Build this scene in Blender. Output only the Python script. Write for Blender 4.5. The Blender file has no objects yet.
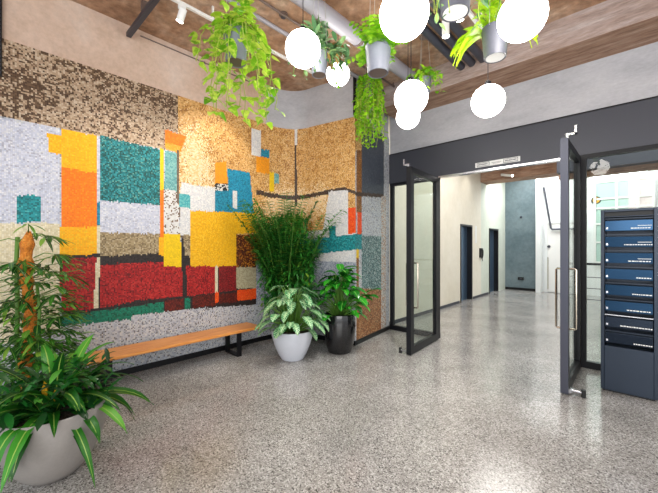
import bpy, math, random
from mathutils import Vector, noise
R = math.radians
PI = math.pi
col = bpy.context.scene.collection
rnd = random.Random(7)

# ------------------------------------------------------------------ helpers
def lin(c):
    return tuple((x/255/12.92) if x/255 <= .04045 else ((x/255+.055)/1.055)**2.4 for x in c[:3])

def V(*a): return Vector(a)

class MB:
    def __init__(s): s.v = []; s.f = []; s.uv = []; s.r = []
    def face(s, idx, uv=None, r=0.5):
        s.f.append(tuple(idx)); s.uv.append(uv); s.r.append(r)
    def box(s, a, b, r=.5):
        x0, y0, z0 = a; x1, y1, z1 = b
        n = len(s.v)
        s.v += [(x0,y0,z0),(x1,y0,z0),(x1,y1,z0),(x0,y1,z0),(x0,y0,z1),(x1,y0,z1),(x1,y1,z1),(x0,y1,z1)]
        for q in ((0,3,2,1),(4,5,6,7),(0,1,5,4),(1,2,6,5),(2,3,7,6),(3,0,4,7)):
            s.face([n+i for i in q], None, r)
        return s
    def obox(s, c, ax, ay, az, r=.5):
        # box with centre c and half-axis vectors
        n = len(s.v)
        for (i, j, k) in ((-1,-1,-1),(1,-1,-1),(1,1,-1),(-1,1,-1),(-1,-1,1),(1,-1,1),(1,1,1),(-1,1,1)):
            s.v.append(tuple(c+ax*i+ay*j+az*k))
        for q in ((0,3,2,1),(4,5,6,7),(0,1,5,4),(1,2,6,5),(2,3,7,6),(3,0,4,7)):
            s.face([n+i for i in q], None, r)
        return s
    def tube(s, pts, rad, n=8, caps=True):
        pts = [Vector(p) for p in pts]
        rads = rad if isinstance(rad, (list, tuple)) else [rad]*len(pts)
        base = len(s.v); up = Vector((.13,.21,.97)).normalized()
        prev = None
        for i, p in enumerate(pts):
            d = (pts[min(i+1, len(pts)-1)]-pts[max(i-1, 0)])
            if d.length < 1e-9: d = Vector((0,0,1))
            d.normalize()
            if prev is None:
                a = d.cross(up)
                if a.length < .1: a = d.cross(Vector((1,0,0)))
            else:
                a = prev-d*prev.dot(d)
            a.normalize(); prev = a; b = d.cross(a)
            for k in range(n):
                t = 2*PI*k/n
                s.v.append(tuple(p+(a*math.cos(t)+b*math.sin(t))*rads[i]))
        for i in range(len(pts)-1):
            for k in range(n):
                s.face([base+i*n+k, base+i*n+(k+1) % n, base+(i+1)*n+(k+1) % n, base+(i+1)*n+k])
        if caps:
            s.face([base+k for k in range(n)][::-1])
            s.face([base+(len(pts)-1)*n+k for k in range(n)])
        return s
    def lathe(s, prof, n=32, c=(0,0,0)):
        base = len(s.v)
        for (r, z) in prof:
            for k in range(n):
                t = 2*PI*k/n
                s.v.append((c[0]+r*math.cos(t), c[1]+r*math.sin(t), c[2]+z))
        for i in range(len(prof)-1):
            for k in range(n):
                s.face([base+i*n+k, base+i*n+(k+1) % n, base+(i+1)*n+(k+1) % n, base+(i+1)*n+k])
        if prof[0][0] > 1e-4: s.face([base+k for k in range(n)][::-1])
        if prof[-1][0] > 1e-4: s.face([base+(len(prof)-1)*n+k for k in range(n)])
        return s
    def leaf(s, p, d, up, L, W, prof, seg=5, droop=.4, fold=.25, r=.5, twist=0., wave=0.):
        p = Vector(p); d = Vector(d).normalized(); up = Vector(up)
        side = d.cross(up)
        if side.length < .05: side = d.cross(Vector((1,.3,0)))
        side.normalize()
        base = len(s.v)
        for i in range(seg+1):
            t = i/seg
            w = prof(t)*W/2
            nrm = side.cross(d).normalized()
            sd = (side*math.cos(twist*t)+nrm*math.sin(twist*t))
            wv = nrm*(wave*W*math.sin(t*15+r*9))
            s.v.append(tuple(p-sd*w+nrm*fold*w+wv)); s.v.append(tuple(p)); s.v.append(tuple(p+sd*w+nrm*fold*w-wv))
            d = (d+Vector((0,0,-droop/seg))).normalized()
            side = (side-d*side.dot(d)).normalized()
            p = p+d*(L/seg)
        for i in range(seg):
            b = base+3*i; t0 = i/seg; t1 = (i+1)/seg
            s.face([b, b+1, b+4, b+3], [(0,t0),(.5,t0),(.5,t1),(0,t1)], r)
            s.face([b+1, b+2, b+5, b+4], [(.5,t0),(1,t0),(1,t1),(.5,t1)], r)
        return s
    def build(s, name, mat, parent=None, smooth=False, loc=None, bevel=0):
        me = bpy.data.meshes.new(name)
        me.from_pydata(s.v, [], s.f)
        if any(u is not None for u in s.uv):
            ul = me.uv_layers.new(name='UVMap'); k = 0
            for f, u in zip(s.f, s.uv):
                for j in range(len(f)):
                    if u is not None: ul.data[k].uv = u[j]
                    k += 1
            at = me.attributes.new('rnd', 'FLOAT', 'FACE')
            at.data.foreach_set('value', s.r)
        me.materials.append(mat)
        if smooth:
            me.polygons.foreach_set('use_smooth', [True]*len(me.polygons))
        me.update()
        o = bpy.data.objects.new(name, me); col.objects.link(o)
        if loc is not None: o.location = loc
        if parent is not None: o.parent = parent
        if smooth and smooth != 'all':
            m = o.modifiers.new('edge', 'EDGE_SPLIT'); m.split_angle = R(38)
        if bevel:
            m = o.modifiers.new('bevel', 'BEVEL'); m.width = bevel; m.segments = 2; m.limit_method = 'ANGLE'
        return o

def tag(o, label=None, cat=None, group=None, kind=None):
    if label: o['label'] = label
    if cat: o['category'] = cat
    if group: o['group'] = group
    if kind: o['kind'] = kind
    return o
def struct(o): o['kind'] = 'structure'; return o
def empty(name, loc=(0,0,0), rz=0):
    o = bpy.data.objects.new(name, None); col.objects.link(o)
    o.location = loc; o.rotation_euler = (0,0,rz); o.empty_display_size = .05
    return o

# ------------------------------------------------------------------ materials
def newmat(name):
    m = bpy.data.materials.new(name); m.use_nodes = True
    nt = m.node_tree; b = nt.nodes['Principled BSDF']
    return m, nt, b
def plain(name, c, rough=.5, metal=0., emit=None, es=0., coat=0., spec=.5):
    m, nt, b = newmat(name)
    b.inputs['Base Color'].default_value = (*lin(c), 1)
    b.inputs['Roughness'].default_value = rough
    b.inputs['Metallic'].default_value = metal
    b.inputs['Specular IOR Level'].default_value = spec
    b.inputs['Coat Weight'].default_value = coat
    if emit:
        b.inputs['Emission Color'].default_value = (*lin(emit), 1)
        b.inputs['Emission Strength'].default_value = es
    return m
def ramp(nt, fac, stops):
    r = nt.nodes.new('ShaderNodeValToRGB')
    while len(r.color_ramp.elements) < len(stops): r.color_ramp.elements.new(.5)
    for e, (p, c) in zip(r.color_ramp.elements, stops):
        e.position = p; e.color = (*lin(c), 1)
    nt.links.new(fac, r.inputs[0]); return r.outputs[0]
def noise_n(nt, scale, detail=4, rough=.6, stretch=None, kind='ShaderNodeTexNoise'):
    tc = nt.nodes.new('ShaderNodeTexCoord'); out = tc.outputs['Object']
    if stretch:
        mp = nt.nodes.new('ShaderNodeMapping'); mp.inputs['Scale'].default_value = stretch
        nt.links.new(out, mp.inputs[0]); out = mp.outputs[0]
    n = nt.nodes.new(kind); n.inputs['Scale'].default_value = scale
    if kind == 'ShaderNodeTexNoise':
        n.inputs['Detail'].default_value = detail; n.inputs['Roughness'].default_value = rough
    nt.links.new(out, n.inputs['Vector'])
    return n
def mix(nt, a, b, fac, mode='MIX'):
    m = nt.nodes.new('ShaderNodeMix'); m.data_type = 'RGBA'; m.blend_type = mode
    for sock, v in ((m.inputs[6], a), (m.inputs[7], b), (m.inputs[0], fac)):
        if isinstance(v, (int, float)): sock.default_value = v
        elif isinstance(v, tuple): sock.default_value = (*lin(v), 1)
        else: nt.links.new(v, sock)
    return m.outputs[2]
def bump(nt, b, h, strength=.3, dist=.01):
    bp = nt.nodes.new('ShaderNodeBump'); bp.inputs['Strength'].default_value = strength
    bp.inputs['Distance'].default_value = dist
    nt.links.new(h, bp.inputs['Height']); nt.links.new(bp.outputs[0], b.inputs['Normal'])
def mottled(name, stops, scale, rough=.8, stretch=None, fine=40, fineamt=.35, bs=.3, bd=.01):
    m, nt, b = newmat(name)
    n = noise_n(nt, scale, 6, .65, stretch)
    c = ramp(nt, n.outputs[0], stops)
    n2 = noise_n(nt, fine, 3, .6, stretch)
    g = ramp(nt, n2.outputs[0], [(.3, (150,150,150)), (.7, (255,255,255))])
    c = mix(nt, c, g, fineamt, 'MULTIPLY')
    nt.links.new(c, b.inputs['Base Color']); b.inputs['Roughness'].default_value = rough
    bump(nt, b, n2.outputs[0], bs, bd)
    return m

M = {}
M['ceiling'] = mottled('ceiling_concrete', [(.3,(146,104,76)),(.48,(190,150,120)),(.6,(208,178,154)),(.75,(176,128,96))], 1.6, .85, None, 14, .6, .5, .02)
M['beam'] = mottled('board_formed_concrete', [(.3,(140,115,104)),(.5,(176,156,148)),(.7,(196,182,180))], 1.2, .8, (1,6,6), 9, .5, .5, .02)
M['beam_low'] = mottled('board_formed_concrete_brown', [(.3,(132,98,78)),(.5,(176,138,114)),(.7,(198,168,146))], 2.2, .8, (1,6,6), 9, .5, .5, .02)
M['concrete_l'] = mottled('warm_lit_concrete', [(.3,(190,160,138)),(.55,(210,184,166)),(.75,(218,200,188))], 1.3, .75, None, 22, .22, .12, .005)  # left wall concrete, the warm light on it mixed into the colour
M['concrete'] = mottled('grey_concrete', [(.3,(168,168,174)),(.5,(184,184,190)),(.72,(196,196,200))], 1.5, .7, (1,1,2.5), 20, .2, .12, .005)
M['slab'] = mottled('blue_grey_concrete', [(.3,(84,104,114)),(.5,(108,126,134)),(.72,(126,142,148))], 1.0, .5, None, 9, .3, .1, .005)
M['cream'] = mottled('cream_plaster', [(.3,(222,214,196)),(.7,(234,228,214))], 1.2, .55, None, 8, .08, .03, .004)
M['mint'] = mottled('pale_green_plaster', [(.3,(204,210,196)),(.7,(218,222,210))], 1.2, .55, None, 8, .08, .03, .004)
M['whitewall'] = mottled('white_plaster', [(.3,(228,232,232)),(.7,(240,242,242))], 1.2, .5, None, 8, .05, .03, .004)
M['transom'] = plain('anthracite_panel', (66,68,77), .45, .2)
M['frame'] = plain('anthracite_steel', (18,19,24), .42, 0., spec=.3)
M['framel'] = plain('lit_steel_edge', (74,76,88), .38, .5)  # lighter copy of the frame steel, light on the right door's edge painted in
M['chrome'] = plain('brushed_steel', (205,205,210), .22, 1.)
M['brass'] = plain('satin_steel_warm', (200,190,175), .25, 1.)
M['black'] = plain('matt_black', (18,18,20), .5)
M['blacksteel'] = plain('black_steel', (22,22,25), .38, .4)
M['white'] = plain('white_enamel', (232,232,230), .4)
M['duct'] = plain('grey_duct_paint', (165,162,172), .5, .2)
M['pipe'] = plain('dark_grey_pipe', (70,72,82), .42, .4)
M['conduit'] = plain('brown_grey_conduit', (120,104,98), .5, .3)
M['cord'] = plain('black_cord', (25,22,22), .6)
M['wire'] = plain('pale_wire', (190,186,180), .4, .5)
M['globe'] = plain('opal_glass_lit', (255,253,248), .25, 0, (255,250,242), 13)
M['lens'] = plain('spot_lens_lit', (255,255,255), .3, 0, (255,252,246), 14)
M['tube'] = plain('fluorescent_tube_lit', (255,255,255), .3, 0, (240,252,255), 7)
M['pot_grey'] = mottled('grey_planter_clay', [(.3,(138,132,128)),(.7,(152,147,143))], 2, .5, None, 60, .1, .05, .002)
M['pot_white'] = mottled('pale_planter_clay', [(.3,(196,200,210)),(.7,(208,211,220))], 2, .4, None, 60, .06, .03, .002)
M['pot_black'] = plain('black_glaze', (16,16,19), .16, 0, coat=.6)
M['pot_zinc'] = mottled('zinc_pot', [(.3,(112,116,130)),(.7,(134,138,152))], 3, .42, None, 30, .12, .03, .002)
M['pot_dark'] = mottled('dark_zinc_pot', [(.3,(70,72,84)),(.7,(94,96,108))], 3, .42, None, 30, .12, .03, .002)
M['soil'] = mottled('potting_soil', [(.3,(34,24,18)),(.7,(70,50,36))], 30, .95, None, 80, .5, .8, .02)
M['stem'] = plain('green_stem', (86,128,46), .55)
M['stem_y'] = plain('yellow_green_stem', (150,165,60), .55)
M['twig'] = plain('brown_stem', (92,72,44), .7)

def glassmat(name, tint, f=.12):
    m = bpy.data.materials.new(name); m.use_nodes = True; nt = m.node_tree
    nt.nodes.clear()
    o = nt.nodes.new('ShaderNodeOutputMaterial'); mx = nt.nodes.new('ShaderNodeMixShader')
    t = nt.nodes.new('ShaderNodeBsdfTransparent'); t.inputs[0].default_value = (*lin(tint), 1)
    g = nt.nodes.new('ShaderNodeBsdfGlossy'); g.inputs['Roughness'].default_value = .03
    fr = nt.nodes.new('ShaderNodeFresnel'); fr.inputs[0].default_value = 1.45
    ge = nt.nodes.new('ShaderNodeNewGeometry'); iv = nt.nodes.new('ShaderNodeMath'); iv.operation = 'SUBTRACT'
    iv.inputs[0].default_value = 1; nt.links.new(ge.outputs['Backfacing'], iv.inputs[1])
    ml = nt.nodes.new('ShaderNodeMath'); ml.operation = 'MULTIPLY'
    nt.links.new(fr.outputs[0], ml.inputs[0]); nt.links.new(iv.outputs[0], ml.inputs[1])
    nt.links.new(ml.outputs[0], mx.inputs[0]); nt.links.new(t.outputs[0], mx.inputs[1]); nt.links.new(g.outputs[0], mx.inputs[2])
    nt.links.new(mx.outputs[0], o.inputs[0]); return m
M['glass'] = glassmat('clear_glass', (243,247,245))
M['glass_teal'] = plain('teal_frosted_glass', (178,208,198), .2, 0)
M['glass_rose'] = plain('pale_rose_panel', (222,208,206), .35, 0)

# terrazzo floor
def terrazzo():
    m, nt, b = newmat('terrazzo')
    v = noise_n(nt, 125, kind='ShaderNodeTexVoronoi')
    sep = nt.nodes.new('ShaderNodeSeparateColor'); nt.links.new(v.outputs['Color'], sep.inputs[0])
    chips = ramp(nt, sep.outputs[0], [(0,(80,78,76)),(.14,(140,137,134)),(.3,(170,167,164)),(.7,(186,184,181)),(.86,(212,210,208)),(1,(232,231,229))])
    n = noise_n(nt, 1.1, 5, .6)
    big = ramp(nt, n.outputs[0], [(.3,(178,175,173)),(.7,(246,245,244))])
    c = mix(nt, chips, big, .75, 'MULTIPLY')
    n3 = noise_n(nt, 260, 2, .5)
    fine = ramp(nt, n3.outputs[0], [(.35,(130,130,130)),(.6,(255,255,255))])
    c = mix(nt, c, fine, .45, 'MULTIPLY')
    nt.links.new(c, b.inputs['Base Color'])
    rr = nt.nodes.new('ShaderNodeMapRange'); rr.inputs[3].default_value = .12; rr.inputs[4].default_value = .24
    nt.links.new(n.outputs[0], rr.inputs[0]); nt.links.new(rr.outputs[0], b.inputs['Roughness'])
    b.inputs['Specular IOR Level'].default_value = .6
    return m
M['floor'] = terrazzo()

def woodmat(name, a, b_, c_):
    m, nt, b = newmat(name)
    n = noise_n(nt, 3, 5, .6, (14,1,14))
    c = ramp(nt, n.outputs[0], [(.3,a),(.5,b_),(.72,c_)])
    nt.links.new(c, b.inputs['Base Color']); b.inputs['Roughness'].default_value = .38
    bump(nt, b, n.outputs[0], .1, .003)
    return m
M['wood'] = woodmat('oiled_oak', (196,116,50), (222,146,72), (238,172,98))

# mosaic tiles: colour of each tile comes from a face attribute, grout from UV
def mosaicmat():
    m, nt, b = newmat('glass_mosaic')
    at = nt.nodes.new('ShaderNodeAttribute'); at.attribute_name = 'tile'
    uv = nt.nodes.new('ShaderNodeTexCoord')
    sx = nt.nodes.new('ShaderNodeSeparateXYZ'); nt.links.new(uv.outputs['UV'], sx.inputs[0])
    def edge(o):
        a = nt.nodes.new('ShaderNodeMath'); a.operation = 'SUBTRACT'; nt.links.new(o, a.inputs[0]); a.inputs[1].default_value = .5
        c = nt.nodes.new('ShaderNodeMath'); c.operation = 'ABSOLUTE'; nt.links.new(a.outputs[0], c.inputs[0]); return c.outputs[0]
    mx = nt.nodes.new('ShaderNodeMath'); mx.operation = 'MAXIMUM'
    nt.links.new(edge(sx.outputs[0]), mx.inputs[0]); nt.links.new(edge(sx.outputs[1]), mx.inputs[1])
    g = nt.nodes.new('ShaderNodeMath'); g.operation = 'GREATER_THAN'; nt.links.new(mx.outputs[0], g.inputs[0]); g.inputs[1].default_value = .44
    gr = mix(nt, at.outputs['Color'], (120,112,104), .3)
    c = mix(nt, at.outputs['Color'], gr, g.outputs[0])
    nt.links.new(c, b.inputs['Base Color']); b.inputs['Roughness'].default_value = .45; b.inputs['Specular IOR Level'].default_value = .25
    return m
M['mosaic'] = mosaicmat()

def leafmat(name, a, b_, rib=None, ribw=.06, mode=None, vein=None, rough=.38, transl=.25, young=None):
    m, nt, b = newmat(name)
    at = nt.nodes.new('ShaderNodeAttribute'); at.attribute_name = 'rnd'
    c = ramp(nt, at.outputs['Fac'], [(0,a),(.85,b_),(1,young or b_)])
    tc = nt.nodes.new('ShaderNodeTexCoord')
    sx = nt.nodes.new('ShaderNodeSeparateXYZ'); nt.links.new(tc.outputs['UV'], sx.inputs[0])
    def mth(op, x, y=None):
        n = nt.nodes.new('ShaderNodeMath'); n.operation = op
        for i, q in enumerate((x, y)):
            if q is None: continue
            if isinstance(q, (int, float)): n.inputs[i].default_value = q
            else: nt.links.new(q, n.inputs[i])
        return n.outputs[0]
    off = mth('ABSOLUTE', mth('SUBTRACT', sx.outputs[0], .5))
    if mode == 'variegated':
        # feathered pale blotches between the veins
        w = mth('SINE', mth('MULTIPLY', mth('SUBTRACT', sx.outputs[1], mth('MULTIPLY', off, .35)), 48))
        n = noise_n(nt, 38, 3, .6)
        k = mth('ADD', mth('MULTIPLY', w, .35), mth('MULTIPLY', mth('SUBTRACT', n.outputs[0], .45), 2.2))
        k = mth('ADD', k, mth('SUBTRACT', .34, off))
        mr = nt.nodes.new('ShaderNodeMapRange'); nt.links.new(k, mr.inputs[0]); mr.inputs[1].default_value = .0; mr.inputs[2].default_value = .3
        c = mix(nt, c, vein, mr.outputs[0])
    elif mode == 'marbled':
        n = noise_n(nt, 26, 4, .6)
        mr = nt.nodes.new('ShaderNodeMapRange'); nt.links.new(n.outputs[0], mr.inputs[0]); mr.inputs[1].default_value = .48; mr.inputs[2].default_value = .6
        c = mix(nt, c, vein, mr.outputs[0])
    if rib:
        k = mth('LESS_THAN', off, ribw)
        c = mix(nt, c, rib, k)
    nt.links.new(c, b.inputs['Base Color'])
    b.inputs['Roughness'].default_value = rough
    tr = nt.nodes.new('ShaderNodeBsdfTranslucent'); nt.links.new(c, tr.inputs[0])
    ms = nt.nodes.new('ShaderNodeMixShader'); ms.inputs[0].default_value = transl
    nt.links.new(b.outputs[0], ms.inputs[1]); nt.links.new(tr.outputs[0], ms.inputs[2])
    nt.links.new(ms.outputs[0], nt.nodes['Material Output'].inputs[0])
    return m
M['lf_fern'] = leafmat('fern_leaf', (10,62,16), (52,136,34), (150,186,84), .05, young=(110,180,60))
M['lf_dark'] = leafmat('dark_leaf', (8,44,16), (30,104,36), None, young=(80,150,50))
M['lf_pole'] = leafmat('pole_plant_leaf', (12,58,18), (60,128,38), (120,160,70), .05, young=(130,170,60))
M['lf_palm'] = leafmat('palm_leaflet', (16,84,34), (76,164,60), None, young=(140,170,60))
M['lf_vari'] = leafmat('silver_variegated_leaf', (16,92,54), (40,130,74), (190,220,166), .05, 'variegated', (170,208,158))
M['lf_gloss'] = leafmat('glossy_green_leaf', (14,90,22), (52,160,40), (120,190,80), .04, rough=.25, young=(100,190,60))
M['lf_pothos'] = leafmat('pothos_leaf', (104,176,26), (178,226,56), None, .04, 'marbled', (212,232,96), transl=.4, young=(226,240,110))
M['lf_lime'] = leafmat('lime_leaf', (130,188,20), (196,230,36), None, transl=.4, young=(214,236,70))
M['lf_vine'] = leafmat('bright_vine_leaf', (104,178,24), (172,226,48), None, transl=.35, young=(186,226,60))
M['lf_sage'] = leafmat('sage_leaf', (60,112,66), (130,172,118), None, transl=.3, young=(160,190,120))
M['lf_rust'] = leafmat('rusty_leaf', (110,80,40), (150,120,60), None)
M['flower'] = plain('yellow_bract', (236,176,40), .5)
M['moss'] = mottled('coir_fibre', [(.3,(150,82,24)),(.5,(224,132,40)),(.72,(248,176,80))], 16, .9, None, 70, .5, .9, .02)

# leaf outlines
def p_lance(t): return math.sin(PI*min(1, t*.96+.04))**.8
def p_oval(t): return (math.sin(PI*(t**.8*.97+.03)))**.65 if t < 1 else 0
def p_heart(t): return max(0, (1-t)**.62*(1.25-.25*t)) if t > .04 else .55
def p_strap(t): return min(1, .35+t*3)*(1-max(0, t-.55)/.45)**.7 if t < 1 else 0
def p_round(t): return math.sqrt(max(0, 1-(2*t-1)**2))

# ------------------------------------------------------------------ the setting
WALL = [(-4.41,-.6)]
_a, _b, _c = (-4.41,3.25), (-4.40,3.80), (-3.95,3.82)
for i in range(13):
    t = i/12
    WALL.append(((1-t)**2*_a[0]+2*t*(1-t)*_b[0]+t*t*_c[0], (1-t)**2*_a[1]+2*t*(1-t)*_b[1]+t*t*_c[1]))
WALL += [(-3.165,3.97), (-3.33,5.17)]
WS = [-.6]
for i in range(1, len(WALL)): WS.append(WS[-1]+math.dist(WALL[i], WALL[i-1]))
def wall_at(s, off=0.):
    for i in range(len(WS)-1):
        if s <= WS[i+1] or i == len(WS)-2:
            q = (s-WS[i])/(WS[i+1]-WS[i]); a, b = WALL[i], WALL[i+1]
            dx, dy = (b[0]-a[0]), (b[1]-a[1]); L = math.hypot(dx, dy)
            return (a[0]+dx*q-dy/L*off, a[1]+dy*q+dx/L*off)
def offset_path(pts, off):
    out = []
    for i, p in enumerate(pts):
        n = Vector((0, 0))
        ds = []
        if i > 0: ds.append(Vector((pts[i][0]-pts[i-1][0], pts[i][1]-pts[i-1][1])).normalized())
        if i < len(pts)-1: ds.append(Vector((pts[i+1][0]-pts[i][0], pts[i+1][1]-pts[i][1])).normalized())
        for d in ds: n += Vector((-d.y, d.x))
        n.normalize(); k = off/max(.3, n.dot(Vector((-ds[0].y, ds[0].x))))
        out.append((p[0]+n.x*k, p[1]+n.y*k))
    return out
def strip(mb, inner, outer, z0, z1):
    n = len(mb.v); k = len(inner)
    for (x, y) in inner: mb.v += [(x,y,z0),(x,y,z1)]
    for (x, y) in outer: mb.v += [(x,y,z0),(x,y,z1)]
    for i in range(k-1):
        a = n+2*i; b = n+2*k+2*i
        mb.face([a, a+2, a+3, a+1]); mb.face([b, b+1, b+3, b+2])
        mb.face([a+1, a+3, b+3, b+1]); mb.face([a, b, b+2, a+2])
    a = n; b = n+2*k; mb.face([a, a+1, b+1, b])
    a = n+2*k-2; b = n+4*k-2; mb.face([a, b, b+1, a+1])
    return mb
CZ = 4.12
# straight left wall, warm light tinted into its concrete, then the curved grey part
back1 = offset_path(WALL, .022); back2 = offset_path(WALL, .3)
struct(strip(MB(), back1[:2], back2[:2], 0, CZ).build('wall_left', M['concrete_l']))
struct(strip(MB(), back1[1:], back2[1:], 0, CZ).build('wall_corner', M['concrete'], smooth=True))
f = MB(); f.box((-5.2,-2.2,-.1), (3.6,13.6,0)); struct(f.build('floor', M['floor']))
f = MB(); f.box((-5.2,-1.6,CZ), (3.6,13.6,CZ+.2)); struct(f.build('ceiling', M['ceiling']))

# plinth under the mosaic
f = strip(MB(), offset_path(WALL, -.012), WALL, 0.0, .07); struct(f.build('baseboard_left', M['blacksteel']))

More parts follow.
